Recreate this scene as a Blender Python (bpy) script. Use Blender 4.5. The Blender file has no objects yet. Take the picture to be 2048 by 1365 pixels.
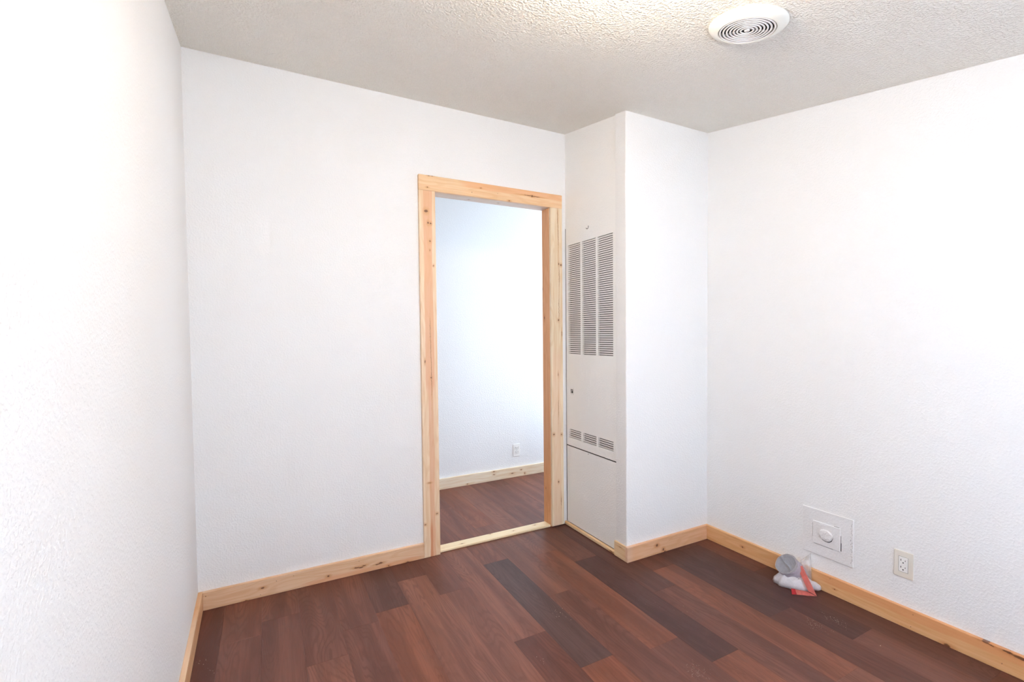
import bpy, bmesh, math, random
from mathutils import Vector, Matrix, noise

sc = bpy.context.scene
COL = sc.collection
rnd = random.Random(7)

# ------------------------------------------------------------------ camera
cam_data = bpy.data.cameras.new('camera')
cam = bpy.data.objects.new('camera', cam_data)
COL.objects.link(cam)
R = Vector((0.8849452, -0.46558574, -0.01009466))
U = Vector((0.02382682, 0.02361854, 0.99943707))
F = Vector((0.46508523, 0.88468756, -0.03199454))
cam.matrix_world = Matrix(((R.x, U.x, -F.x, 0.316), (R.y, U.y, -F.y, -2.6893), (R.z, U.z, -F.z, 1.3271), (0, 0, 0, 1)))
cam_data.sensor_width = 36.0
cam_data.lens = 938.85 / 2048 * 36.0
cam_data.shift_y = (697.21 - 682.5) / 2048
cam_data.clip_start = 0.02
sc.camera = cam

# ------------------------------------------------------------------ world, lights, exposure
w = bpy.data.worlds.new('world')
sc.world = w
w.use_nodes = True
bg = w.node_tree.nodes['Background']
bg.inputs[0].default_value = (0.75, 0.86, 1.0, 1)
bg.inputs[1].default_value = 1.2

def area(name, loc, rot, sx, sy, power, col):
    l = bpy.data.lights.new(name, 'AREA')
    l.shape = 'RECTANGLE'; l.size = sx; l.size_y = sy
    l.energy = power; l.color = col
    o = bpy.data.objects.new(name, l)
    COL.objects.link(o)
    o.location = loc; o.rotation_euler = rot
    return o
HP = math.pi / 2
area('daylight_front_window', (1.45, -3.27, 1.45), (HP - 0.22, 0, math.pi), 1.35, 1.05, 101, (0.62, 0.775, 1.0))
area('daylight_hall_window', (3.66, 0.60, 1.40), (HP, 0, HP), 0.8, 1.6, 12.5, (0.70, 0.84, 1.0))
LAMP_EMIT = 60.0

sc.view_settings.view_transform = 'Standard'
sc.view_settings.look = 'None'
sc.view_settings.gamma = 1.0
sc.view_settings.use_curve_mapping = False
sc.view_settings.exposure = 1.33
sc.cycles.max_bounces = 10
sc.cycles.diffuse_bounces = 8
sc.cycles.caustics_reflective = False
sc.cycles.caustics_refractive = False

# ------------------------------------------------------------------ node helpers
class NT:
    def __init__(s, name):
        s.m = bpy.data.materials.new(name); s.m.use_nodes = True
        s.t = s.m.node_tree; s.t.nodes.clear()
        s.out = s.n('ShaderNodeOutputMaterial'); s.b = s.n('ShaderNodeBsdfPrincipled')
        s.l(s.b.outputs[0], s.out.inputs[0])
    def n(s, ty, **kw):
        x = s.t.nodes.new(ty)
        for k, v in kw.items(): setattr(x, k, v)
        return x
    def l(s, a, b): s.t.links.new(a, b)
    def put(s, sock, v):
        if hasattr(v, 'is_output'): s.l(v, sock)
        else: sock.default_value = v
    def math(s, op, a, b=None, c=None, clamp=False):
        x = s.n('ShaderNodeMath', operation=op, use_clamp=clamp)
        s.put(x.inputs[0], a)
        if b is not None: s.put(x.inputs[1], b)
        if c is not None: s.put(x.inputs[2], c)
        return x.outputs[0]
    def vm(s, op, a, b=None):
        x = s.n('ShaderNodeVectorMath', operation=op)
        s.put(x.inputs[0], a)
        if b is not None: s.put(x.inputs[1], b)
        return x.outputs['Value'] if op in ('LENGTH', 'DOT_PRODUCT') else x.outputs[0]
    def noise(s, vec, scale, detail=3, rough=0.5, dist=0.0):
        x = s.n('ShaderNodeTexNoise')
        s.put(x.inputs['Vector'], vec)
        x.inputs['Scale'].default_value = scale; x.inputs['Detail'].default_value = detail
        x.inputs['Roughness'].default_value = rough; x.inputs['Distortion'].default_value = dist
        return x.outputs[0]
    def ramp(s, v, a, b, lo=0.0, hi=1.0, smooth=True):
        x = s.n('ShaderNodeMapRange')
        if smooth: x.interpolation_type = 'SMOOTHSTEP'
        s.put(x.inputs[0], v)
        x.inputs[1].default_value = a; x.inputs[2].default_value = b
        x.inputs[3].default_value = lo; x.inputs[4].default_value = hi
        return x.outputs[0]
    def mix(s, f, a, b, mode='MIX'):
        x = s.n('ShaderNodeMix', data_type='RGBA', blend_type=mode)
        s.put(x.inputs[0], f)
        for i, v in ((6, a), (7, b)):
            if hasattr(v, 'is_output'): s.l(v, x.inputs[i])
            else: x.inputs[i].default_value = (*v, 1)
        return x.outputs[2]
    def bump(s, h, strength, dist, normal=None):
        x = s.n('ShaderNodeBump')
        s.l(h, x.inputs['Height']); x.inputs['Strength'].default_value = strength
        x.inputs['Distance'].default_value = dist
        if normal: s.l(normal, x.inputs['Normal'])
        return x.outputs[0]
    def obj(s): return s.n('ShaderNodeTexCoord').outputs['Object']
    def scale(s, v, k): return s.vm('MULTIPLY', v, k)
    def base(s, col, rough=0.5, spec=None):
        if hasattr(col, 'is_output'): s.l(col, s.b.inputs['Base Color'])
        else: s.b.inputs['Base Color'].default_value = (*col, 1)
        s.put(s.b.inputs['Roughness'], rough)
        if spec is not None: s.b.inputs['Specular IOR Level'].default_value = spec

def paint(name, col, scale=120, strength=0.5, dist=0.002, rough=0.55, lo=0.42, hi=0.68):
    t = NT(name)
    v = t.n('ShaderNodeNewGeometry').outputs['Position']
    h = t.ramp(t.noise(v, scale, 2, 0.5), lo, hi)
    h2 = t.noise(v, scale * 0.25, 2)
    hh = t.math('ADD', h, t.math('MULTIPLY', h2, 0.6))
    t.l(t.bump(hh, strength, dist), t.b.inputs['Normal'])
    c = t.mix(t.noise(v, 1.7, 2), [x * 0.985 for x in col], col)
    t.base(c, rough, 0.35)
    return t.m

def plain(name, col, rough=0.5, metal=0.0, bumpk=0.0, spec=None):
    t = NT(name)
    v = t.obj()
    c = t.mix(t.noise(v, 14, 3), [x * 0.96 for x in col], [min(1, x * 1.02) for x in col])
    t.base(c, rough, spec); t.b.inputs['Metallic'].default_value = metal
    if bumpk: t.l(t.bump(t.noise(v, 300, 2), bumpk, 0.001), t.b.inputs['Normal'])
    return t.m

WALL = (0.835, 0.835, 0.835)
M_wall = paint('wall_paint_orange_peel', WALL, 115, 0.34, 0.0022)
M_wall_closet = paint('closet_panel_paint', (0.885, 0.885, 0.875), 120, 0.35, 0.002, 0.45)
M_access = paint('thick_wall_paint', (0.80, 0.79, 0.79), 95, 0.30, 0.0022)
M_ceil = paint('knockdown_ceiling', (0.82, 0.785, 0.715), 112, 0.85, 0.0048, 0.42, 0.34, 0.74)
M_dark = plain('dark_cavity', (0.02, 0.018, 0.016), 0.9)
M_black = plain('black_plastic', (0.012, 0.012, 0.012), 0.4)
M_gap = plain('shadow_gap', (0.03, 0.026, 0.025), 0.9)
M_offwhite = plain('cream_plastic', (0.82, 0.80, 0.72), 0.35)
M_ring = plain('white_plastic_grille', (0.80, 0.77, 0.76), 0.4)
M_cream = plain('ivory_outlet_plate', (0.77, 0.73, 0.65), 0.35)
M_white = plain('white_outlet_plastic', (0.86, 0.85, 0.82), 0.3)
M_metalwhite = plain('white_enamel_metal', (0.80, 0.785, 0.77), 0.35)
M_scuff = plain('grey_exposed_metal', (0.18, 0.17, 0.17), 0.5)
M_frame = plain('white_window_frame', (0.8, 0.8, 0.8), 0.4)
M_dust = plain('pale_sawdust', (0.72, 0.60, 0.48), 0.8)

# ---- pine: board-local coords, x along, y across, z out of the face (metres)
def pine(name, col, knots=(), stripes=(), grain=1.0, width=0.089, rough=0.42, seed=0.0):
    t = NT(name)
    o0 = t.obj()
    off = t.vm('ADD', o0, (seed * 3.7, seed * 1.3, 0))
    wob = t.noise(t.scale(off, (2.2, 9, 9)), 1.0, 2)
    g1 = t.noise(t.scale(t.vm('ADD', off, (0, 0, 0)), (2.0, 70, 40)), 1.0, 3, 0.6, 0.4)
    ringc = t.n('ShaderNodeCombineXYZ')
    sep = t.n('ShaderNodeSeparateXYZ'); t.l(off, sep.inputs[0])
    t.l(t.math('MULTIPLY', sep.outputs[0], 1.5), ringc.inputs[0])
    t.l(t.math('ADD', t.math('MULTIPLY', sep.outputs[1], 13), t.math('MULTIPLY', wob, 1.2)), ringc.inputs[1])
    g2 = t.math('SINE', t.math('MULTIPLY', t.noise(ringc.outputs[0], 1.4, 1), 44))
    g2 = t.ramp(g2, -0.2, 1.0)
    warm = [col[0] * 0.86, col[1] * 0.70, col[2] * 0.50]
    pale = [min(1, col[0] * 1.05), min(1, col[1] * 1.08), min(1, col[2] * 1.12)]
    c = t.mix(t.math('MULTIPLY', t.ramp(g1, 0.35, 0.7), 0.45 * grain), pale, warm)
    c = t.mix(t.math('MULTIPLY', g2, 0.30 * grain), c, warm)
    sp = t.n('ShaderNodeSeparateXYZ'); t.l(o0, sp.inputs[0])
    for (x0, x1, y0, y1, sc_, k) in stripes:
        wy = t.math('ADD', sp.outputs[1], t.math('MULTIPLY', t.math('SUBTRACT', t.noise(t.scale(off, (5, 20, 20)), 1.0, 3), 0.5), 0.018))
        a = t.math('MULTIPLY', t.ramp(wy, y0 - 0.003, y0 + 0.003), t.ramp(wy, y1 - 0.003, y1 + 0.003, 1, 0))
        b = t.math('MULTIPLY', t.ramp(sp.outputs[0], x0 - 0.04, x0 + 0.04), t.ramp(sp.outputs[0], x1 - 0.05, x1 + 0.05, 1, 0))
        c = t.mix(t.math('MULTIPLY', t.math('MULTIPLY', a, b), k), c, sc_)
    if knots:
        jit = t.n('ShaderNodeTexNoise'); t.l(o0, jit.inputs['Vector']); jit.inputs['Scale'].default_value = 90
        jv = t.scale(t.vm('SUBTRACT', jit.outputs['Color'], (0.5, 0.5, 0.5)), (0.006, 0.006, 0.0))
        ov = t.vm('ADD', o0, jv)
        dark = None; halo = None
        for (x, y, rx, ry) in knots:
            d = t.vm('LENGTH', t.vm('MULTIPLY', t.vm('SUBTRACT', ov, (x, y, 0)), (1 / rx, 1 / ry, 0)))
            m = t.ramp(d, 0.65, 1.15, 1, 0)
            dark = m if dark is None else t.math('MAXIMUM', dark, m)
            if max(rx, ry) > 0.0026:
                h = t.ramp(t.vm('LENGTH', t.vm('MULTIPLY', t.vm('SUBTRACT', ov, (x, y, 0)), (1 / (rx * 3.4 + .008), 1 / (ry * 2.3 + .002), 0))), 0.2, 1.0, 1, 0)
                halo = h if halo is None else t.math('MAXIMUM', halo, h)
        if halo is not None:
            c = t.mix(t.math('MULTIPLY', halo, 0.65), c, [col[0] * 0.75, col[1] * 0.50, col[2] * 0.30])
        c = t.mix(t.math('MULTIPLY', dark, 0.88), c, (0.13, 0.045, 0.02))
    t.base(c, rough, 0.5)
    t.l(t.bump(g1, 0.15, 0.0006), t.b.inputs['Normal'])
    return t.m

# ------------------------------------------------------------------ mesh helpers
def link(name, bm, mat, parent=None, mw=None, smooth=False):
    me = bpy.data.meshes.new(name)
    bm.normal_update()
    bm.to_mesh(me); bm.free()
    o = bpy.data.objects.new(name, me)
    COL.objects.link(o)
    for m in (mat if isinstance(mat, (list, tuple)) else [mat]): me.materials.append(m)
    if smooth:
        for p in me.polygons: p.use_smooth = True
    if parent is not None: o.parent = parent
    if mw is not None: o.matrix_local = mw
    return o

def box(bm, x0, x1, y0, y1, z0, z1, mi=0):
    vs = [bm.verts.new(p) for p in ((x0, y0, z0), (x1, y0, z0), (x1, y1, z0), (x0, y1, z0), (x0, y0, z1), (x1, y0, z1), (x1, y1, z1), (x0, y1, z1))]
    fs = []
    for f in ((0, 3, 2, 1), (4, 5, 6, 7), (0, 1, 5, 4), (1, 2, 6, 5), (2, 3, 7, 6), (3, 0, 4, 7)):
        q = bm.faces.new([vs[i] for i in f]); q.material_index = mi; fs.append(q)
    return vs

def bbox(x0, x1, y0, y1, z0, z1, bev=0.0, seg=1):
    bm = bmesh.new(); box(bm, x0, x1, y0, y1, z0, z1)
    if bev: bmesh.ops.bevel(bm, geom=bm.edges[:], offset=bev, segments=seg, profile=0.7, affect='EDGES')
    return bm

def prism(poly, z0, ztop):
    """poly: ccw (x,y) list; ztop: function of (x,y) or number"""
    bm = bmesh.new()
    f = ztop if callable(ztop) else (lambda x, y: ztop)
    lo = [bm.verts.new((x, y, z0)) for x, y in poly]
    hi = [bm.verts.new((x, y, f(x, y))) for x, y in poly]
    bm.faces.new(list(reversed(lo))); bm.faces.new(hi)
    n = len(poly)
    for i in range(n):
        j = (i + 1) % n
        bm.faces.new((lo[i], lo[j], hi[j], hi[i]))
    return bm

def empty(name, loc=(0, 0, 0), mat4=None):
    o = bpy.data.objects.new(name, None); COL.objects.link(o)
    o.empty_display_size = 0.1
    if mat4 is not None: o.matrix_world = mat4
    else: o.location = loc
    return o
def tag(o, label, cat, group=None, kind=None):
    o['label'] = label; o['category'] = cat
    if group: o['group'] = group
    if kind: o['kind'] = kind
    return o
def struct(o): o['kind'] = 'structure'; return o
def frame(origin, x, y, z):
    x, y, z = Vector(x), Vector(y), Vector(z)
    return Matrix(((x.x, y.x, z.x, origin[0]), (x.y, y.y, z.y, origin[1]), (x.z, y.z, z.z, origin[2]), (0, 0, 0, 1)))

def board(name, L, W, T, origin, ax, ay, mat, parent=None, bev=0.0015):
    """a board: local x 0..L, y 0..W, z 0..T (z towards the viewer side)"""
    ax, ay = Vector(ax), Vector(ay); az = ax.cross(ay)
    return link(name, bbox(0, L, 0, W, 0, T, bev), mat, parent, frame(origin, ax, ay, az))

# ------------------------------------------------------------------ room dimensions
AL, AR = 0.0183, 0.0168
CX, CB = 2.8051, -0.6111
YF = -3.30
def zc(x, y): return 2.68 + 0.1635 * min(y, 0.0) - 0.0028 * x
def xl(y): return -AL / math.cos(AL) * y          # left wall face
def xr(y): return CX - math.tan(AR) * (y - CB)    # right wall face
XS = 2.138       # closet return face
XP = 2.1477      # closet panels face
YS = -0.624      # face of the wall beside the closet

# ceiling (top side thick) - room and hall
bm = bmesh.new()
xs = (-0.75, 3.85)
pts = [(YF - .15), 0.0, 1.30]
vl = [[bm.verts.new((x, y, (2.68 + 0.1635 * min(y, 0) - 0.0028 * x))) for x in xs] for y in pts]
vh = [[bm.verts.new((x, y, (2.68 + 0.1635 * min(y, 0) - 0.0028 * x) + 0.08)) for x in xs] for y in pts]
for i in range(2):
    bm.faces.new((vl[i][0], vl[i + 1][0], vl[i + 1][1], vl[i][1]))
    bm.faces.new((vh[i][0], vh[i][1], vh[i + 1][1], vh[i + 1][0]))
    for k in (0, 1): bm.faces.new((vl[i][k], vl[i + 1][k], vh[i + 1][k], vh[i][k]))
for i in (0, 2): bm.faces.new((vl[i][0], vl[i][1], vh[i][1], vh[i][0]))
bmesh.ops.recalc_face_normals(bm, faces=bm.faces[:])
struct(link('ceiling', bm, M_ceil))

def wall(name, poly, z0=0.0, ztop=zc, mat=None, parent=None):
    bm = prism(poly, z0, ztop)
    bmesh.ops.recalc_face_normals(bm, faces=bm.faces[:])
    return struct(link(name, bm, mat or M_wall, parent))

wall('wall_left', [(xl(0), 0.0), (xl(YF), YF), (xl(YF) - .1, YF), (xl(0) - .1, 0.0)])
wall('wall_right', [(xr(YF), YF), (xr(YS), YS), (xr(YS) + .1, YS), (xr(YF) + .1, YF)])
# back wall round the doorway (one mesh: three pieces)
DX0, DX1, DZ, TW = 1.2105, 2.0335, 2.180, 0.087
bm = bmesh.new()
def addprism(bm, poly, z0, f):
    g = f if callable(f) else (lambda x, y: f)
    lo = [bm.verts.new((x, y, z0)) for x, y in poly]; hi = [bm.verts.new((x, y, g(x, y))) for x, y in poly]
    bm.faces.new(list(reversed(lo))); bm.faces.new(hi); n = len(poly)
    for i in range(n):
        j = (i + 1) % n; bm.faces.new((lo[i], lo[j], hi[j], hi[i]))
addprism(bm, [(-0.1, 0), (DX0, 0), (DX0, TW), (-0.1, TW)], 0, zc)
addprism(bm, [(DX1, 0), (2.205, 0), (2.205, TW), (DX1, TW)], 0, zc)
addprism(bm, [(DX0, 0), (DX1, 0), (DX1, TW), (DX0, TW)], DZ, zc)
bmesh.ops.recalc_face_normals(bm, faces=bm.faces[:])
struct(link('wall_back', bm, M_wall))
# wall beside the closet, turning the corner onto the closet front
r_ = 0.006
wall('wall_closet', [(XS, -0.5345), (XS, YS + r_), (XS + .0018, YS + .0018), (XS + r_, YS), (xr(YS) + .1, YS), (xr(YS) + .1, YS + .09), (XS + .06, YS + .09), (XS + .06, -0.5345)])
wall('wall_above_closet', [(XP + .003, -0.5345), (XP + .06, -0.5345), (XP + .06, 0.0), (XP + .003, 0.0)], 2.036, zc, M_wall_closet)
# closet interior (dark box behind the louvres)
bm = bmesh.new(); box(bm, 2.78, 2.82, -0.53, 0.0, 0, 2.6); box(bm, 2.21, 2.78, 0.0, 0.03, 0, 2.6)
struct(link('wall_closet_inside', bm, M_dark))

# front wall with the window that lights the room (behind the camera)
WX0, WX1, WZ0, WZ1 = 0.75, 2.15, 0.90, 1.98
bm = bmesh.new()
addprism(bm, [(-.2, YF - .1), (WX0, YF - .1), (WX0, YF), (-.2, YF)], 0, zc)
addprism(bm, [(WX1, YF - .1), (3.0, YF - .1), (3.0, YF), (WX1, YF)], 0, zc)
addprism(bm, [(WX0, YF - .1), (WX1, YF - .1), (WX1, YF), (WX0, YF)], 0, WZ0)
addprism(bm, [(WX0, YF - .1), (WX1, YF - .1), (WX1, YF), (WX0, YF)], WZ1, zc)
bmesh.ops.recalc_face_normals(bm, faces=bm.faces[:])
struct(link('wall_front', bm, M_wall))
win = struct(empty('window_1', ((WX0 + WX1) / 2, YF - .05, WZ0)))
bm = bmesh.new(); hw, hh = (WX1 - WX0) / 2, WZ1 - WZ0
for a in ((-hw, hw, 0, .05), (-hw, hw, hh - .05, hh)): box(bm, a[0], a[1], -.02, .02, a[2], a[3])
for a in ((-hw, -hw + .05), (hw - .05, hw), (-.02, .02)): box(bm, a[0], a[1], -.018, .018, .05, hh - .05)
link('window_frame', bm, M_frame, win)

# hall beyond the door
HY = 1.12
wall('wall_hall_back', [(-0.7, HY), (3.8, HY), (3.8, HY + .1), (-0.7, HY + .1)])
wall('wall_hall_left', [(-0.7, -0.0), (-0.6, 0.0), (-0.6, HY), (-0.7, HY)])
bm = bmesh.new()
addprism(bm, [(3.70, 0.0), (3.80, 0.0), (3.80, 0.15), (3.70, 0.15)], 0, zc)
addprism(bm, [(3.70, 1.05), (3.80, 1.05), (3.80, HY), (3.70, HY)], 0, zc)
addprism(bm, [(3.70, .15), (3.80, .15), (3.80, 1.05), (3.70, 1.05)], 0, 0.5)
addprism(bm, [(3.70, .15), (3.80, .15), (3.80, 1.05), (3.70, 1.05)], 2.2, zc)
bmesh.ops.recalc_face_normals(bm, faces=bm.faces[:])
struct(link('wall_hall_right', bm, M_wall))
wall('wall_hall_front', [(2.205, 0.03), (3.70, 0.03), (3.70, TW), (2.205, TW)])
win2 = struct(empty('window_2', (3.75, 0.6, 0.5)))
bm = bmesh.new()
for a in ((0, .05), (1.65, 1.70)): box(bm, -.02, .02, -.45, .45, a[0], a[1])
for a in ((-.45, -.40), (.40, .45)): box(bm, -.018, .018, a[0], a[1], .05, 1.65)
link('window_frame', bm, M_frame, win2)

# ------------------------------------------------------------------ floor: every plank its own piece
def plank_mat():
    t = NT('brown_vinyl_plank')
    o = t.obj()
    oi = t.n('ShaderNodeObjectInfo')
    rv = t.n('ShaderNodeCombineXYZ')
    t.l(t.math('MULTIPLY', oi.outputs['Random'], 31), rv.inputs[0])
    t.l(t.math('MULTIPLY', oi.outputs['Random'], 57), rv.inputs[1])
    p = t.vm('ADD', o, rv.outputs[0])
    warp = t.noise(t.scale(p, (7, 1.6, 1)), 1.0, 2)
    # cathedral figure: contour lines of a stretched noise
    f = t.math('ADD', t.noise(t.scale(p, (7.0, 1.0, 1)), 1.0, 1.5, 0.5, 0.4), t.math('MULTIPLY', t.noise(t.scale(p, (60, 9, 1)), 1.0, 2), 0.035))
    cath = t.ramp(t.math('SINE', t.math('MULTIPLY', f, 190)), 0.0, 1.0)
    fine = t.noise(t.scale(p, (230, 7, 1)), 1.0, 3, 0.65)
    fine2 = t.noise(t.scale(p, (75, 2.0, 1)), 1.0, 3, 0.6)
    broad = t.noise(t.scale(p, (14, 1.1, 1)), 1.0, 2, 0.5, 0.3)
    smudge = t.noise(t.scale(p, (22, 9, 1)), 1.0, 2, 0.5, 0.6)
    col = oi.outputs['Color']
    dark = t.mix(1.0, col, (0.62, 0.56, 0.56), 'MULTIPLY')
    grey = t.mix(0.5, col, (0.105, 0.055, 0.044))
    c = t.mix(t.math('MULTIPLY', t.ramp(broad, 0.35, 0.66), 0.95), col, dark)
    c = t.mix(t.math('MULTIPLY', t.ramp(smudge, 0.50, 0.72), 0.45), c, grey)
    c = t.mix(t.math('MULTIPLY', cath, t.ramp(warp, 0.30, 0.62, 0.12, 0.50)), c, t.mix(1.0, col, (0.50, 0.41, 0.38), 'MULTIPLY'))
    c = t.mix(t.math('MULTIPLY', t.ramp(fine2, 0.42, 0.72), 0.55), c, dark)
    c = t.mix(t.math('MULTIPLY', t.ramp(fine, 0.50, 0.80), 0.4), c, t.mix(1.0, col, (1.35, 1.25, 1.25), 'MULTIPLY'))
    t.base(c, t.ramp(fine, 0.3, 0.7, 0.36, 0.46), 0.38)
    t.l(t.bump(fine, 0.10, 0.0005), t.b.inputs['Normal'])
    return t.m
M_plank = plank_mat()
floor = struct(link('floor', bbox(-0.75, 3.85, YF - .12, 1.25, -0.06, -0.006), plain('brown_underlay', (0.06, 0.028, 0.02), .9)))
MED = (0.235, 0.098, 0.066); LITE = (0.262, 0.115, 0.078); ORG = (0.262, 0.100, 0.058)
DRK = (0.105, 0.044, 0.037); PUR = (0.105, 0.057, 0.052); RED = (0.155, 0.058, 0.040); MID = (0.198, 0.082, 0.058); DM = (0.142, 0.062, 0.049)
PAL = [MED, LITE, MID, RED, DM, MED, MID, ORG]
LP, WP, X0 = 0.944, 0.16, 1.392
cols = {  # column index from the seam at X0: (a joint's y, {nth plank below that joint: tone})
    -12: (-.2, {}), -11: (-.7, {}), -10: (-.35, {}), -9: (-.6, {0: RED, -1: RED}), -8: (-1.30, {0: MID, -1: MID, -2: MED}), -7: (-1.20, {-1: MID, 0: MID, -2: MID}),
    -6: (-1.62, {-1: MED, 0: MED}), -5: (-1.45, {-1: MID, 0: MED, -2: MID}), -4: (-.44, {0: ORG, -1: DM, 1: MED}),
    -3: (-.85 - .3, {-1: LITE, 0: MID}), -2: (-.437, {0: LITE, -1: MID, 1: MED}), -1: (-.938, {0: RED, -1: LITE}),
    0: (-.259, {-1: MED, 0: PUR, 1: ORG}), 1: (-.712, {-1: LITE, 0: MID, 1: MED}), 2: (-1.25, {-2: LITE, -1: ORG, 0: MID}),
    3: (-1.427, {-1: DRK, 0: ORG, -2: MID}), 4: (-.94, {-1: DM, 0: MID}), 5: (-1.72, {-1: ORG, -2: RED, 0: MED}),
    6: (-1.35, {-1: DRK, 0: RED}), 7: (-1.62, {-1: DRK, -2: DM, 0: MID}), 8: (-1.05, {-1: MID, 0: DM}), 9: (-1.45, {-1: RED, 0: RED}),
    10: (-.5, {}), 11: (-.2, {}), 12: (-.8, {}), 13: (-.3, {}), 14: (-.6, {})}
g = 0.00012
for k, (j0, tones) in cols.items():
    x0 = X0 + k * WP + g; x1 = x0 + WP - 2 * g
    ymin = YF if 0 <= (x0 + x1) / 2 <= 2.9 else 0.03
    n = -3
    while True:
        yt = j0 - n * LP; yb = yt - LP
        if yt < ymin: break
        a, b = max(yb + g, ymin), min(yt - g, HY + .02)
        if b - a > 0.02:
            bm = bmesh.new(); L_, W_ = b - a, x1 - x0
            vs = box(bm, -W_ / 2, W_ / 2, 0, L_, -0.006, 0)
            tope = [e for e in bm.edges if all(v.co.z > -1e-6 for v in e.verts)]
            bmesh.ops.bevel(bm, geom=tope, offset=0.0003, segments=1, affect='EDGES')
            o = link('plank', bm, M_plank, floor, Matrix.Translation(((x0 + x1) / 2, a, 0)))
            cl = tones.get(n) or (PAL[(k * 5 + n * 3 + 40) % len(PAL)] if k > -4 or a > 0 else (MID, MED)[(k + n) % 2])
            shade_k = 0.86 if k >= 1 and a < 0 else 1.0  # right-hand room columns darkened: the weaker light there is put into plank colour
            o.color = (cl[0] * .95 * shade_k, cl[1] * .83 * shade_k, cl[2] * .78 * shade_k, 1)
        n += 1

# ------------------------------------------------------------------ pine trim
PINE = (0.76, 0.50, 0.30)
K_bb = [(.2744 - .0, .046, .008, .005), (.5872, .0277, .006, .006), (.735, .0380, .014, .0035), (.757, .034, .014, .004), (.775, .040, .010, .003), (.8667, .0334, .012, .005), (.85, .030, .016, .003),
        (.9101, .0076, .004, .003), (.0325, .069, .002, .002), (.3375, .066, .002, .002), (.4191, .0723, .002, .002), (.7477, .0712, .002, .002), (.2647, .0137, .002, .002), (.20, 0.0, .008, .004), (1.02, .0, .012, .005)]
M1 = pine('pine_baseboard_back', (0.76, 0.51, 0.325), K_bb, stripes=[(.45, 1.10, -.01, .022, (0.72, 0.33, 0.17), .55)], seed=1)
struct(board('baseboard_back', 1.1215 - .0195, .0886, .019, (.0195, 0, 0), (1, 0, 0), (0, 0, 1), pine('pine_baseboard_back_b', (0.76, 0.51, 0.325), [(a - .0195, b, c, d) for a, b, c, d in K_bb], stripes=[(.45, 1.08, -.01, .022, (0.72, 0.33, 0.17), .55)], seed=1)))
bpy.data.materials.remove(M1)
def lw(y): return (xl(y), y, 0)
struct(board('baseboard_left', 3.25, .0886, .019, lw(-0.0), Vector((math.sin(AL), -math.cos(AL), 0)) , (0, 0, 1),
             pine('pine_baseboard_left', (0.72, 0.42, 0.22), [(.36, .083, .012, .004)], stripes=[(.0, 3, .085, .1, (0.80, 0.60, 0.42), .6)], seed=2)))
# flip: the left board must grow into the room
ob = bpy.data.objects['baseboard_left']
ax = Vector((-math.sin(AL), math.cos(AL), 0))
ob.matrix_world = frame((xl(-3.25) , -3.25, 0), Vector((-math.sin(AL), math.cos(AL), 0)), (0, 0, 1), Vector((math.cos(AL), math.sin(AL), 0)))
# right wall: runs from the corner towards the camera
axr = Vector((math.sin(AR), -math.cos(AR), 0))
KR = []
for (y, z, a, b) in ((-.8967, .046, .006, .005), (-1.4022, .034, .004, .0025), (-1.8355, .0034, .012, .009), (-1.9521, .0870, .012, .004), (-1.968, .084, .010, .003), (-2.0151, .084, .016, .004), (-2.06, .081, .040, .0055), (-1.7194, .0724, .002, .002), (-1.7129, .0149, .002, .002), (-1.38, .078, .002, .002), (-2.0, .03, .002, .002)):
    KR.append(((CB - .019 - y) / math.cos(AR), z, a, b))
struct(board('baseboard_right', 2.60, .0886, .019, (xr(YS) + 0.0, YS - 0.0, 0), axr, (0, 0, 1),
             pine('pine_baseboard_right', (0.74, 0.42, 0.20), KR, stripes=[(.70, 2.7, .050, .10, (0.70, 0.30, 0.12), .6)], seed=3)))
# beside closet, facing the room
struct(board('baseboard_closet', xr(YS) - .019 - XS + .0113, .0886, .019, (XS - .0113, YS, 0), (1, 0, 0), (0, 0, 1),
             pine('pine_baseboard_closet', (0.74, 0.44, 0.26), [(.228, .0538, .008, .009), (.280, .018, .006, .009), (.292, .004, .006, .004)], stripes=[(0, .012, -.01, .1, (.70, .62, .56), .7)], seed=4)))
struct(board('baseboard_closet_end', .098, .0886, .0113, (XS, YS, 0), (0, 1, 0), (0, 0, 1),
             pine('pine_baseboard_end', (0.78, 0.56, 0.34), [(.055, .068, .012, .0015)], seed=5)))
ob = bpy.data.objects['baseboard_closet_end']
ob.matrix_world = frame((XS, YS + .098, 0), (0, -1, 0), (0, 0, 1), (-1, 0, 0))
# low strip in front of the closet
struct(board('trim_1', .522, .021, .020, (XP, 0 - .001, 0), (0, -1, 0), (0, 0, 1),
             pine('pine_closet_strip', (0.80, 0.55, 0.31), [(.50, .008, .020, .003)], stripes=[(0, .55, .004, .011, (.80, .66, .48), .7)], seed=6), bev=0.004))
struct(board('baseboard_hall_back', 4.2, .0915, .019, (-.5, HY, 0), (1, 0, 0), (0, 0, 1),
             pine('pine_baseboard_hall', (0.80, 0.67, 0.50), [(2.612, .083, .008, .005), (2.612, .0556, .007, .004), (2.354, .0117, .006, .004), (2.892, .0603, .006, .005), (2.93, .0219, .004, .009), (2.80, .040, .014, .004)], seed=7)))

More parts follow.
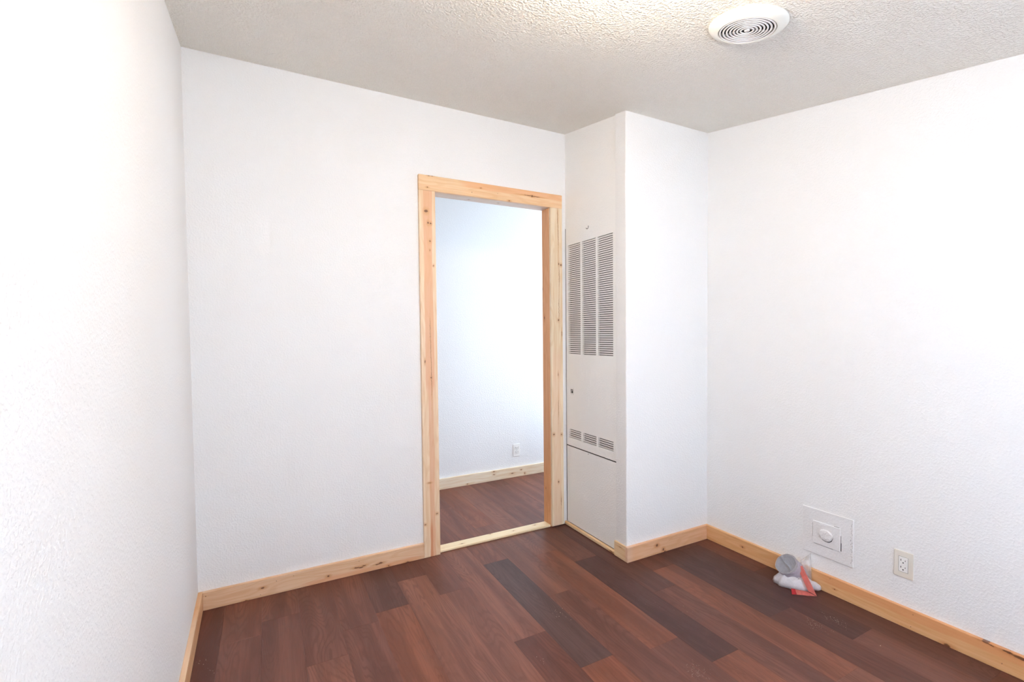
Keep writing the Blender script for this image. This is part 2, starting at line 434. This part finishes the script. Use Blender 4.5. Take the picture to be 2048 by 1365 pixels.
# ---- doorway: casing, jambs, threshold
door = struct(empty('door_1', ((1.2255 + 2.016) / 2, 0, 0)))
dl = Vector(door.location)
def dboard(name, L, W, T, org, ax, ay, mat, bev=0.0015):
    return board(name, L, W, T, Vector(org) - dl, ax, ay, mat, door, bev)
KH = [(.758, .055, .009, .006), (.740, .056, .045, .0022), (.785, .055, .035, .0022), (.5888, .0055, .005, .003), (.3326, .0255, .0025, .0025), (.392, .0588, .003, .003), (.0627, .088, .006, .004), (.0808, .0885, .004, .004), (.0513, .018, .004, .003), (.507, .0404, .002, .002)]
dboard('head_casing', .9905, .0885, .0195, (1.1215, 0, 2.1650), (1, 0, 0), (0, 0, 1),
       pine('pine_head_casing', (0.80, 0.55, 0.33), KH, stripes=[(.28, 1.0, .050, .10, (0.78, 0.38, 0.18), .6), (-.1, 1, .022, .030, (.78, .45, .24), .35)], seed=8))
# side casings: local x up from the floor, local y to the left (so z faces the room)
def vk(l, xright): return [(z, xright - x, a, b) for (x, z, a, b) in l]
XLc = 1.2200
KL = vk([(1.1632, 2.0444, .008, .012), (1.1741, 1.9773, .006, .006), (1.190, 1.975, .004, .006), (1.1845, 1.8723, .004, .004), (1.1824, 1.8195, .003, .003), (1.2035, 1.7292, .003, .004),
         (1.1768, 1.36, .06, .0009), (1.1785, 1.25, .08, .0009), (1.181, 1.08, .13, .0010), (1.1788, 1.0703, .005, .005), (1.1427, 1.1657, .009, .003), (1.2016, .2528, .003, .007), (1.1292, .1998, .003, .006), (1.1583, .4451, .0012, .012)], XLc)
dboard('side_casing', 2.1645, .0985, .0190, (XLc, 0, 0.0), (0, 0, 1), (-1, 0, 0),
       pine('pine_left_casing', (0.80, 0.60, 0.41), KL, stripes=[(1.0, 2.2, .022, .074, (0.72, 0.36, 0.19), .7), (-.1, 1.05, .030, .060, (0.70, 0.33, 0.17), .55), (-.1, .2, .045, .060, (.60, .2, .08), .6)], seed=9))
XRc = 2.1120
KRc = vk([(2.0745, 2.09, .06, .0011), (2.080, 1.98, .08, .0012), (2.0828, 1.7847, .008, .004), (2.0997, 1.7776, .005, .008), (2.0852, 1.70, .07, .0012), (2.0824, 1.49, .075, .0012),
          (2.0785, 1.4057, .006, .006), (2.1030, 1.312, .020, .0016), (2.0726, 1.0359, .012, .0016), (2.0735, .807, .07, .0010), (2.0341, .630, .005, .008), (2.0957, .6231, .004, .006), (2.07, .30, .006, .005), (2.09, .16, .03, .0015)], XRc)
dboard('side_casing', 2.1565, .0935, .0190, (XRc, 0, 0.008), (0, 0, 1), (-1, 0, 0),
       pine('pine_right_casing', (0.78, 0.64, 0.46), KRc, stripes=[(-.1, 1.2, .02, .08, (0.76, 0.52, 0.36), .5)], seed=10))
JZ = 2.1650
dboard('jamb', JZ, TW, .015, (2.0160, TW, 0), (0, 0, 1), (0, -1, 0),
       pine('pine_right_jamb', (0.74, 0.38, 0.18), [(1.43, .062, .010, .005), (1.63, .083, .006, .003), (.25, .06, .004, .003)], seed=11))
bpy.data.objects['jamb'].matrix_local = frame(Vector((2.0160, 0, 0)) - dl + Vector((.015, 0, 0)), (0, 0, 1), (0, 1, 0), Vector((0, 0, 1)).cross(Vector((0, 1, 0))))
j2 = dboard('jamb', JZ, TW, .015, (1.2105, 0, 0), (0, 0, 1), (0, 1, 0), pine('pine_left_jamb', (0.76, 0.52, 0.32), [], seed=12))
j2.matrix_local = frame(Vector((1.2105, TW, 0)) - dl, (0, 0, 1), (0, -1, 0), (1, 0, 0))
j3 = dboard('head_jamb', .820, TW, .013, (1.2115, 0, 2.165), (1, 0, 0), (0, 1, 0), pine('pine_head_jamb', (0.70, 0.57, 0.47), [(.25, .05, .004, .004), (.45, .04, .004, .003)], seed=13))
dboard('threshold', .7890, .073, .015, (1.2265, 0.0005, 0.0), (1, 0, 0), (0, 1, 0),
       pine('pine_threshold', (0.86, 0.70, 0.45), [(.149, .024, .008, .004), (.3628, .065, .006, .003), (.5197, .036, .005, .003), (.6926, .050, .008, .004)], grain=.5, seed=14), bev=.003)

# ------------------------------------------------------------------ furnace closet panels
fc = tag(empty('closet_door', (XP, 0, 0)), 'tall white louvred metal closet door panel in the alcove right of the doorway', 'panel')
PY0, PY1 = -0.5320, -0.0085
def cut_panel(bm, xf, xb, ys, zs, holes):
    """front sheet made of a grid with holes; ys, zs ascending; holes=set of (i,j) cells"""
    for i in range(len(ys) - 1):
        for j in range(len(zs) - 1):
            if (i, j) in holes: continue
            a, b, c, d = ys[i], ys[i + 1], zs[j], zs[j + 1]
            vs = [bm.verts.new((xf, y, z)) for y, z in ((a, c), (a, d), (b, d), (b, c))]
            bm.faces.new(vs)
            for (p, q, (ni, nj)) in (((a, c), (a, d), (i - 1, j)), ((b, d), (b, c), (i + 1, j)), ((a, d), (b, d), (i, j + 1)), ((b, c), (a, c), (i, j - 1))):
                out = not (0 <= ni < len(ys) - 1 and 0 <= nj < len(zs) - 1)
                if out or (ni, nj) in holes:
                    f = [bm.verts.new(t) for t in ((xf, *p), (xb, *p), (xb, *q), (xf, *q))]
                    bm.faces.new(f)
    bmesh.ops.remove_doubles(bm, verts=bm.verts[:], dist=1e-5)
    bmesh.ops.recalc_face_normals(bm, faces=bm.faces[:])
GC = [(-.0362, -.1735), (-.1950, -.3350), (-.3545, -.4985)]
UZ0, UZ1, LZ0, LZ1 = 1.1850, 1.9165, .6110, .6700
ys = [PY0, -.4985, -.3545, -.3350, -.1950, -.1735, -.0362, PY1]
LY0, LY1, LTZ0, LTZ1 = -.0800, -.0640, .9235, .9440
zs = [0.5570, LZ0, LZ1, UZ0, UZ1, 2.0353]
bm = bmesh.new()
cut_panel(bm, 0, .012, ys, zs, {(i, j) for i in (1, 3, 5) for j in (1, 3)})
link('door_panel', bm, M_wall_closet, fc)
pitch = 0.01330
def slat_mesh(y0, y1, hgt):
    bm = bmesh.new()
    vs = box(bm, 0.0002, 0.0022, y0, y1, 0, hgt)
    for v in vs:                      # pressed louvre: lower edge tips inwards
        if v.co.z < hgt / 2: v.co.x += 0.0010
    return bm
slats = 0
for ci, (ya, yb) in enumerate(GC):
    proto = None
    for (z0, z1, ns) in ((UZ0, UZ1, 55), (LZ0, LZ1, 4)):
        slot = (z1 - z0) - ns * 0.0088
        sl = slot / (ns + 1)
        for k in range(ns):
            z = z0 + sl * (k + 1) + k * 0.0088
            if proto is None:
                proto = link('slat', slat_mesh(yb, ya, 0.0088), M_metalwhite, fc)
                o = proto
            else:
                o = proto.copy(); COL.objects.link(o)
            o.location = (0, 0, z)
link('louvre_cavity', bbox(.030, .032, PY0 + .005, PY1 - .005, .56, 2.03), M_dark, fc)
# latch window
lt = link('latch', bbox(-.003, .0, -.0955, -.0560, .9080, .9520, .0010), M_metalwhite, fc)
bm = bmesh.new(); box(bm, -.0045, -.0028, -.0880, -.0640, .9190, .9430); link('latch_opening', bm, M_black, lt)
bm = bmesh.new(); box(bm, -.0052, -.0044, -.0730, -.0700, .9200, .9365); box(bm, -.0052, -.0044, -.0880, -.0700, .9345, .9375); link('latch_bar', bm, M_metalwhite, lt)
# chipped screw spot near the top
bm = bmesh.new()
prev = None
for k in range(9):
    a = math.radians(200 + k * 24); rr = 0.011
    c = Vector((-.0012, -.2520 - math.cos(a) * rr * 1.1, 1.9985 + math.sin(a) * rr))
    bmesh.ops.create_icosphere(bm, subdivisions=1, radius=0.0030 if k % 2 else .0018, matrix=Matrix.Translation(c))
link('screw_chip', bm, M_scuff, fc)
# lower panel
lp = tag(empty('closet_kick_panel', (XP + .001, 0, 0)), 'plain white lower closet panel below the louvred panel, above the pine strip', 'panel')
bm = bmesh.new(); vs = box(bm, 0, .012, PY0, PY1, 0.0215, .5495)
link('panel_face', bm, M_wall_closet, lp)
bm = bmesh.new(); bmesh.ops.create_icosphere(bm, subdivisions=1, radius=.003, matrix=Matrix.Translation((-.001, -.2508, .5420))); link('screw', bm, M_scuff, lp)
link('gap_shade_strip', bbox(.0022, .0150, -.0083, -.0002, .0215, 2.0360), M_gap, fc)  # dark filler strips added to stand in for shade inside the open panel gaps
link('gap_shade_strip', bbox(.0012, .0150, -.5343, -.5322, .0215, 2.0360), M_gap, fc)
link('gap_shade_strip', bbox(.0025, .0150, -.5318, -.0088, .5500, .5565), M_gap, fc)

# ------------------------------------------------------------------ frames on the right wall
nR = Vector((-math.cos(AR), -math.sin(AR), 0))      # out of the wall into the room
uR = Vector((math.sin(AR), -math.cos(AR), 0))       # along the wall towards the camera
def on_right(y, z): return frame((xr(y), y, z), uR, (0, 0, 1), nR) if uR.cross(Vector((0, 0, 1))).dot(nR) > 0 else frame((xr(y), y, z), -uR, (0, 0, 1), nR)
# local: x along wall (sign checked), y up, z out
SX = 1 if uR.cross(Vector((0, 0, 1))).dot(nR) > 0 else -1

# access panel
ap = tag(empty('access_panel', mat4=on_right(-1.3495, .2880)), 'painted-over square utility access plate with round knob low on the right wall', 'wall plate')
bm = bbox(-.1205, .1205, -.1175, .1175, 0, .0075, .002)
rn = random.Random(3)
bmesh.ops.subdivide_edges(bm, edges=bm.edges[:], cuts=2)
link('back_plate', bm, M_access, ap)
bm = bbox(-.0655, .0655, -.0600, .0575, .0060, .0125, .0025); link('inner_plate', bm, M_access, ap)
bm = bmesh.new()                    # open joints round the inner plate
for a in ((.0655, .0672, -.055, .0200), (.0655, .0690, -.056, -.0150), (-.0600, .030, -.0622, -.0598), (.035, .058, .0575, .0592), (-.0672, -.0658, -.03, .045)):
    s = SX
    x0, x1 = sorted((a[0] * s, a[1] * s)); box(bm, x0, x1, a[2], a[3], .0070, .0082)
link('open_joint', bm, M_gap, ap)['kind'] = 'stuff'
bm = bmesh.new()
N = 22
ring = []
for lvl, (rad, zz) in enumerate(((.030, .0115), (.0305, .0165), (.027, .0205), (.016, .0225), (.0, .0220))):
    if rad == 0: c = bm.verts.new((0, 0, zz)); break
    rw = [bm.verts.new((rad * (1 + .10 * math.sin(3 * a + 1) + .05 * rn.uniform(-1, 1)) * math.cos(a), rad * (1 + .08 * math.cos(2 * a)) * math.sin(a), zz + rn.uniform(-.0012, .0012))) for a in (2 * math.pi * i / N for i in range(N))]
    ring.append(rw)
for q in range(len(ring) - 1):
    for i in range(N): bm.faces.new((ring[q][i], ring[q][(i + 1) % N], ring[q + 1][(i + 1) % N], ring[q + 1][i]))
for i in range(N): bm.faces.new((ring[-1][i], ring[-1][(i + 1) % N], c))
link('knob', bm, M_access, ap)
bm = bmesh.new()
prev = None
for k in range(30):                 # open joint under the knob: a crescent from lower left round to upper right
    a = math.radians(-165 + k * 6.8); wd = .0022 * math.sin(math.pi * (k + .5) / 30) * (1.3 if 12 < k < 20 else .8) + .0004
    ri0, ro0 = .0312, .0312 + wd
    cur = [bm.verts.new((SX * rr0 * math.cos(a), rr0 * math.sin(a), zz0)) for rr0, zz0 in ((ri0, .0122), (ro0, .0122), (ro0, .0130), (ri0, .0130))]
    if prev:
        for m in range(4): bm.faces.new((prev[m], prev[(m + 1) % 4], cur[(m + 1) % 4], cur[m]))
    prev = cur
link('knob_joint', bm, M_gap, ap)
bm = bmesh.new()                    # cracked paint ridge along the near edge
for k in range(26):
    yy = -.10 + k * .0078 + rn.uniform(-.002, .002)
    xx = SX * (.1130 + rn.uniform(-.004, .004))
    box(bm, xx - .0006, xx + .0006 * rn.uniform(1, 2), yy, yy + rn.uniform(.002, .008), .0072, .0079)
pc = link('paint_crack', bm, plain('grey_crack', (0.28, 0.27, 0.27), .8), ap); pc['kind'] = 'stuff'

def slot_shapes(s, zf):
    """five-slot pattern pieces for one receptacle, centre (0,0)"""
    bm = bmesh.new()
    box(bm, -.0085 * s - .0012, -.0085 * s + .0012, -.001, .0075, 0, zf)
    box(bm, .0075 * s - .0010, .0075 * s + .0010, 0, .0065, 0, zf)
    bmesh.ops.create_cone(bm, cap_ends=True, segments=12, radius1=.0028, radius2=.0028, depth=zf, matrix=Matrix.Translation((0, -.0075, zf / 2)))
    return bm
# decorator outlet on the right wall
ow = tag(empty('wall_outlet', mat4=on_right(-1.6700, .2755)), 'cream electrical outlet with rectangular white insert on the right wall', 'outlet')
link('cover_plate', bbox(-.0352, .0352, -.0590, .0590, 0, .0060, .0022, 2), M_cream, ow)
ri = link('receptacle', bbox(-.0168, .0168, -.0335, .0335, .0050, .0078, .0008), M_white, ow)
bm = bmesh.new()
for a in ((-.0178, .0178, .0335, .0345), (-.0178, .0178, -.0345, -.0335), (-.0178, -.0168, -.0335, .0335), (.0168, .0178, -.0335, .0335)): box(bm, a[0], a[1], a[2], a[3], .0058, .0062)
link('seam', bm, M_gap, ow)
for zz in (.0155, -.0160):
    link('slots', slot_shapes(SX, .0004), M_black, ri, Matrix.Translation((0, zz, .0077)))
# hall outlet
ho = tag(empty('wall_outlet', mat4=frame((2.354, HY, .246), (1, 0, 0), (0, 0, 1), (0, -1, 0))), 'small white double outlet on the hall wall seen through the doorway', 'outlet')
link('cover_plate', bbox(-.0352, .0352, -.0570, .0570, 0, .0055, .0020, 2), M_white, ho)
for zz in (.020, -.020):
    rr = link('receptacle', bbox(-.0165, .0165, -.0145, .0145, .0045, .0070, .004, 2), M_white, ho, Matrix.Translation((0, zz, 0)))
    link('slots', slot_shapes(1, .0004), M_black, rr, Matrix.Translation((0, 0, .0070)))
bm = bmesh.new(); bmesh.ops.create_cone(bm, cap_ends=True, segments=10, radius1=.003, radius2=.0025, depth=.001, matrix=Matrix.Translation((0, 0, .0060))); link('screw', bm, M_scuff, ho)

# ------------------------------------------------------------------ ceiling vent
th = math.atan(0.1635)
vc = Vector((1.8588, -1.5784, zc(1.8588, -1.5784)))
# frame: z points down out of the ceiling
zn = Vector((0.0028, 0.1635, -1)).normalized(); yv = Vector((0, 1, 0)); yv = (yv - zn * yv.dot(zn)).normalized(); xv = yv.cross(zn)
vent = tag(empty('ceiling_vent', mat4=frame(vc, xv, yv, zn)), 'round off-white exhaust vent with concentric rings on the textured ceiling', 'vent')
def lathe(prof, seg=72):
    bm = bmesh.new(); rows = []
    for r, z in prof:
        rows.append([bm.verts.new((r * math.cos(2 * math.pi * i / seg), r * math.sin(2 * math.pi * i / seg), z)) for i in range(seg)])
    for a, b in zip(rows, rows[1:]):
        for i in range(seg):
            j = (i + 1) % seg; bm.faces.new((a[i], a[j], b[j], b[i]))
    return bm, rows
bm, rows = lathe([(.1285, 0), (.1300, .002), (.1300, .005), (.1270, .0095), (.119, .0155), (.108, .0205), (.1000, .0225), (.0975, .0235), (.0955, .0235), (.0945, .0200), (.0945, .004)])
bmesh.ops.recalc_face_normals(bm, faces=bm.faces[:]); link('rim', bm, M_offwhite, vent, smooth=True)
NR = 7
for k in range(NR):
    ro = .0925 - k * .0114; ri_ = ro - .0066
    bm, rows = lathe([(ri_, .0205), (ri_ + .0006, .0228), (ri_ + .0014, .0234), (ro - .0014, .0234), (ro - .0006, .0228), (ro, .0205)])
    for i in range(72): bm.faces.new((rows[-1][i], rows[-1][(i + 1) % 72], rows[0][(i + 1) % 72], rows[0][i]))
    bmesh.ops.recalc_face_normals(bm, faces=bm.faces[:]); link('grille_ring', bm, M_ring, vent, smooth=True)
bm, rows = lathe([(.0095, .0150), (.0095, .0225), (.0085, .0235), (.003, .0240)]); bm.faces.new(rows[-1])
bmesh.ops.recalc_face_normals(bm, faces=bm.faces[:]); link('centre_disc', bm, M_ring, vent, smooth=True)
bm = bmesh.new()
for k in range(3):
    m = Matrix.Rotation(math.pi / 3 * k + .3, 4, 'Z')
    vs = box(bm, -.0935, .0935, -.0012, .0012, .0100, .0160)
    for v in vs: v.co = m @ v.co
link('spoke', bm, M_ring, vent)
bm, rows = lathe([(.0940, .0040), (.001, .0040)]); bm.faces.new(rows[-1]); link('vent_cavity', bm, M_dark, vent)

# ------------------------------------------------------------------ ceiling lamp (just above the top of the frame)
lc = Vector((1.22, -1.74, zc(1.22, -1.74)))
lamp = tag(empty('ceiling_lamp', mat4=frame(lc, xv, yv, zn)), 'round frosted glass globe lamp on the textured ceiling near the vent', 'lamp')
bm, rows = lathe([(.062, 0), (.064, .004), (.062, .016), (.050, .022), (.036, .024)], 48); bm.faces.new(rows[-1])
bmesh.ops.recalc_face_normals(bm, faces=bm.faces[:]); link('base', bm, M_offwhite, lamp, smooth=True)
t = NT('lit_frosted_glass'); t.base((0.9, 0.88, 0.82), 0.3)
t.b.inputs['Emission Color'].default_value = (1.0, 0.855, 0.67, 1); t.b.inputs['Emission Strength'].default_value = LAMP_EMIT
gp = [(.036, .022)] + [(.075 * math.sin(math.radians(d)), .090 - .075 * math.cos(math.radians(d))) for d in range(30, 180, 10)] + [(.004, .165)]
bm, rows = lathe(gp, 32); bm.faces.new(rows[-1])
bmesh.ops.recalc_face_normals(bm, faces=bm.faces[:]); link('glass_globe', bm, t.m, lamp, smooth=True)

# ------------------------------------------------------------------ plastic bag by the right wall
def film(name, col, rough=.35, alpha=1.0, trans=.25, bs=.4):
    t = NT(name)
    v = t.obj()
    cr = t.noise(t.scale(v, (1, 1, 1)), 38, 4, 0.6, 1.2)
    c = t.mix(t.ramp(cr, .35, .65), [x * .88 for x in col], col)
    t.base(c, rough, .5)
    t.l(t.bump(cr, bs, .004), t.b.inputs['Normal'])
    tl = t.n('ShaderNodeBsdfTranslucent'); t.l(c, tl.inputs[0])
    mx = t.n('ShaderNodeMixShader'); mx.inputs[0].default_value = trans
    t.l(t.b.outputs[0], mx.inputs[1]); t.l(tl.outputs[0], mx.inputs[2])
    last = mx.outputs[0]
    if alpha < 1:
        tp = t.n('ShaderNodeBsdfTransparent'); m2 = t.n('ShaderNodeMixShader'); m2.inputs[0].default_value = alpha
        t.l(tp.outputs[0], m2.inputs[1]); t.l(last, m2.inputs[2]); last = m2.outputs[0]
    t.l(last, t.out.inputs[0])
    return t.m
M_bag = film('white_bag_film', (.80, .76, .79))
M_bagin = film('grey_wrapped_film', (.33, .335, .375), .28, 1, .1)
M_bagside = film('lilac_wrapped_film', (.50, .455, .52), .3, 1, .12)
M_flap = film('clear_bag_film', (.86, .84, .85), .25, .5, .3)
M_pink = film('pink_drawstring_film', (.90, .30, .25), .35, .95, .3, .25)
M_redend = film('red_drawstring_end', (.82, .07, .08), .4, 1, .2)

Rh = Vector((0.518, -0.856, 0)); Fh = Vector((0.856, 0.518, 0)); Z = Vector((0, 0, 1))
B0 = Vector((2.690, -1.235, 0))
bag = tag(empty('plastic_bag', B0), 'crumpled white plastic bag with pink-red drawstring on floor against right wall', 'bag')
def BL(r, f, z): return Rh * r + Fh * f + Z * z
V3 = lambda *p: Vector(p)
# skirt heap with gathered folds
bm = bmesh.new()
NA, NRr = 90, 16
rows = []
for q in range(NRr + 1):
    tq = q / NRr
    row = []
    for i in range(NA):
        a = 2 * math.pi * i / NA
        ca, sa = math.cos(a), math.sin(a)
        wob = 1 + .14 * noise.noise(Vector((ca * 1.7, sa * 1.7, 2.2)))
        rr = (0.25 + 0.75 * tq) * wob
        h = .050 * (1 - tq ** 2.6) ** .8 + .010
        fold = (.0045 * math.sin(11 * a + 3 * tq + 2 * noise.noise(Vector((ca * 2, sa * 2, 0)))) + .008 * noise.noise(Vector((ca * 3.5 * tq, sa * 3.5 * tq, 7)))) * math.sin(math.pi * min(1, tq * 1.05)) if tq < .97 else 0
        z = .0015 if q == NRr else max(.004, h + fold)
        rr2 = rr * (1 + .04 * math.sin(11 * a + 1) * tq)
        p = BL(.022 + .093 * rr2 * ca, .022 + .050 * rr2 * sa, z)
        p.x = min(p.x, .1055)
        row.append(bm.verts.new(p))
    rows.append(row)
for a_, b_ in zip(rows, rows[1:]):
    for i in range(NA): bm.faces.new((a_[i], b_[i], b_[(i + 1) % NA], a_[(i + 1) % NA]))
bm.faces.new(rows[0])
bm.faces.new(list(reversed(rows[-1])))
bmesh.ops.recalc_face_normals(bm, faces=bm.faces[:])
link('bag_body', bm, M_bag, bag, smooth=True)
# wrapped roll: short tilted cylinder under tight film
vdir = (Vector((0.316, -2.6893, 1.3271)) - Vector((2.70, -1.21, .10))).normalized()
Uc = (Z - vdir * Z.dot(vdir)).normalized(); Rc = Uc.cross(vdir).normalized()
axis = (vdir * math.cos(math.radians(42)) + (Uc * .68 - Rc * .73).normalized() * math.sin(math.radians(42))).normalized()
e1 = axis.cross(Rc + Uc).normalized(); e2 = axis.cross(e1).normalized()
TOP = V3(.012, .026, .1060)
NA = 64
RAD = .054
def rollpt(a, d, rad):
    wr = .0020 * noise.noise(Vector((math.cos(a) * 3, math.sin(a) * 3, d * 60))) + .0010 * math.sin(d * 560 + 2.5 * math.sin(a + .7))
    return TOP + e1 * (rad + wr) * math.cos(a) + e2 * (rad + wr) * math.sin(a) - axis * d
bm = bmesh.new(); rows = []
for q in range(22):
    d = q * .0045
    rows.append([bm.verts.new(rollpt(2 * math.pi * i / NA, d, RAD + .006 * d / .1 - (.002 if q == 0 else 0))) for i in range(NA)])
for r in rows:
    for v in r: v.co.z = max(v.co.z, .006); v.co.x = min(v.co.x, .104)
for a_, b_ in zip(rows, rows[1:]):
    for i in range(NA): bm.faces.new((a_[i], b_[i], b_[(i + 1) % NA], a_[(i + 1) % NA]))
bmesh.ops.recalc_face_normals(bm, faces=bm.faces[:])
link('wrapped_roll', bm, M_bagside, bag, smooth=True)
bm = bmesh.new(); rows = []
for q in range(13):
    k = 1 - q / 12.6
    d = .001 + .010 * (1 - k) ** .7 if q > 1 else (-.0015 if q == 1 else .001)
    row = []
    for i in range(NA):
        a = 2 * math.pi * i / NA
        x, y = math.cos(a) * k, math.sin(a) * k
        # in e1/e2 the image diagonal runs along e2
        line = y + .15 * x - .08 * math.sin(3 * x)
        fold = .0095 * math.exp(-(line / .085) ** 2) * (1 - k * .35)
        dd = d - fold + (.004 if line < -.05 else 0) * (1 - k * .7) - .0009 * math.sin(26 * line + 5 * x)
        row.append(bm.verts.new(TOP + e1 * (RAD - .001) * x + e2 * (RAD - .001) * y - axis * dd))
    rows.append(row)
for a_, b_ in zip(rows, rows[1:]):
    for i in range(NA): bm.faces.new((a_[i], b_[i], b_[(i + 1) % NA], a_[(i + 1) % NA]))
bm.faces.new(rows[-1])
bmesh.ops.recalc_face_normals(bm, faces=bm.faces[:])
link('roll_end', bm, M_bagin, bag, smooth=True)
# film lip standing round the roll's rim
bm = bmesh.new(); rows = []
for q, (k, d) in enumerate(((1.00, .012), (1.03, .006), (1.045, -.001), (1.015, -.0025), (.985, .000))):
    rows.append([bm.verts.new(TOP + (e1 * math.cos(2 * math.pi * i / NA) + e2 * math.sin(2 * math.pi * i / NA)) * RAD * (k + .02 * math.sin(7 * i / NA * 6.283) * (q in (1, 2))) - axis * d) for i in range(NA)])
for a_, b_ in zip(rows, rows[1:]):
    for i in range(NA): bm.faces.new((a_[i], b_[i], b_[(i + 1) % NA], a_[(i + 1) % NA]))
for v in bm.verts: v.co.x = min(v.co.x, .105)
bmesh.ops.recalc_face_normals(bm, faces=bm.faces[:])
link('film_lip', bm, M_flap, bag, smooth=True)
def sheet(name, c00, c10, c11, c01, mat, n=14, amp=.004, thick=.0008, freq=30, parent=None, sd=0):
    bm = bmesh.new(); g_ = []
    nrm = (c10 - c00).cross(c01 - c00).normalized()
    for i in range(n + 1):
        for j in range(n + 1):
            u, v = i / n, j / n
            p = c00.lerp(c10, u).lerp(c01.lerp(c11, u), v)
            p = p + nrm * (amp * noise.noise(Vector((u * freq * .15, v * freq * .15, sd + 3))) * 1.4 + amp * .35 * math.sin(9 * v + 5 * u + sd))
            g_.append(bm.verts.new(p))
    for i in range(n):
        for j in range(n):
            a = i * (n + 1) + j; bm.faces.new((g_[a], g_[a + n + 1], g_[a + n + 2], g_[a + 1]))
    bmesh.ops.solidify(bm, geom=bm.faces[:], thickness=thick)
    return link(name, bm, mat, parent, smooth=True)
sheet('bag_flap', V3(.070, -.010, .075), V3(.082, -.0660, .040), V3(.1055, -.046, .170), V3(.088, -.004, .118), M_flap, n=26, amp=.0065, parent=bag, sd=1)
# lobe on the right
bm = bmesh.new(); bmesh.ops.create_icosphere(bm, subdivisions=3, radius=1)
for v in bm.verts:
    n_ = noise.noise(v.co * 1.9 + Vector((4, 0, 0)))
    p = v.co * (1 + .18 * n_)
    v.co = V3(.072, -.082, .024) + Rh * p.x * .031 + Fh * p.y * .016 + Z * (p.z * .021 - p.x * .004)
    v.co.z = max(v.co.z, .0012); v.co.x = min(v.co.x, .1055)
link('bag_knot', bm, M_bag, bag, smooth=True)
# drawstring: two flat lengths folded over at the floor
sheet('drawstring', V3(.040, -.016, .1010), V3(.052, -.0350, .1130), V3(.0245, -.1245, .0040), V3(.004, -.0930, .0200), M_pink, amp=.002, parent=bag, sd=5)
sheet('drawstring', V3(.0245, -.1235, .0022), V3(.0060, -.0870, .0160), V3(-.0440, -.0365, .0190), V3(-.0648, -.0535, .0030), M_pink, amp=.0015, parent=bag, sd=8)
sheet('drawstring_end', V3(-.0478, -.0675, .0042), V3(-.0335, -.0500, .0200), V3(-.0455, -.0370, .0205), V3(-.0665, -.0545, .0032), M_redend, amp=.001, n=6, parent=bag, sd=9)

# ------------------------------------------------------------------ sawdust on the planks
bm = bmesh.new()
def speck(x, y, s):
    a = rnd.uniform(0, 6.28)
    vs = [bm.verts.new((x + s * math.cos(a + k * 2.1) * rnd.uniform(.6, 1.2), y + s * math.sin(a + k * 2.1) * rnd.uniform(.6, 1.2), .0002)) for k in range(3)]
    t_ = bm.verts.new((x, y, .0002 + s * .9))
    bm.faces.new(list(reversed(vs)))
    for k in range(3): bm.faces.new((vs[k], vs[(k + 1) % 3], t_))
for (cx, cy, sx, sy, n, s) in ((2.478, -1.478, .030, .045, 60, .0010), (2.585, -1.505, .024, .050, 60, .0010), (1.772, -1.435, .032, .045, 70, .0010), (1.513, -.858, .035, .055, 16, .0015),
                               (.060, -.44, .02, .02, 9, .0014), (.085, -.52, .03, .03, 7, .0012), (1.275, -1.10, .01, .03, 5, .0014), (2.569, -1.697, .004, .004, 1, .0018), (1.95, -1.02, .03, .06, 10, .0010), (2.05, -1.14, .05, .05, 12, .0009)):
    for k in range(n): speck(rnd.gauss(cx, sx * .6), rnd.gauss(cy, sy * .6), s * rnd.uniform(.5, 1.25))
tag(link('sawdust', bm, M_dust), 'pale sawdust specks scattered on the dark plank floor', 'dust', kind='stuff')
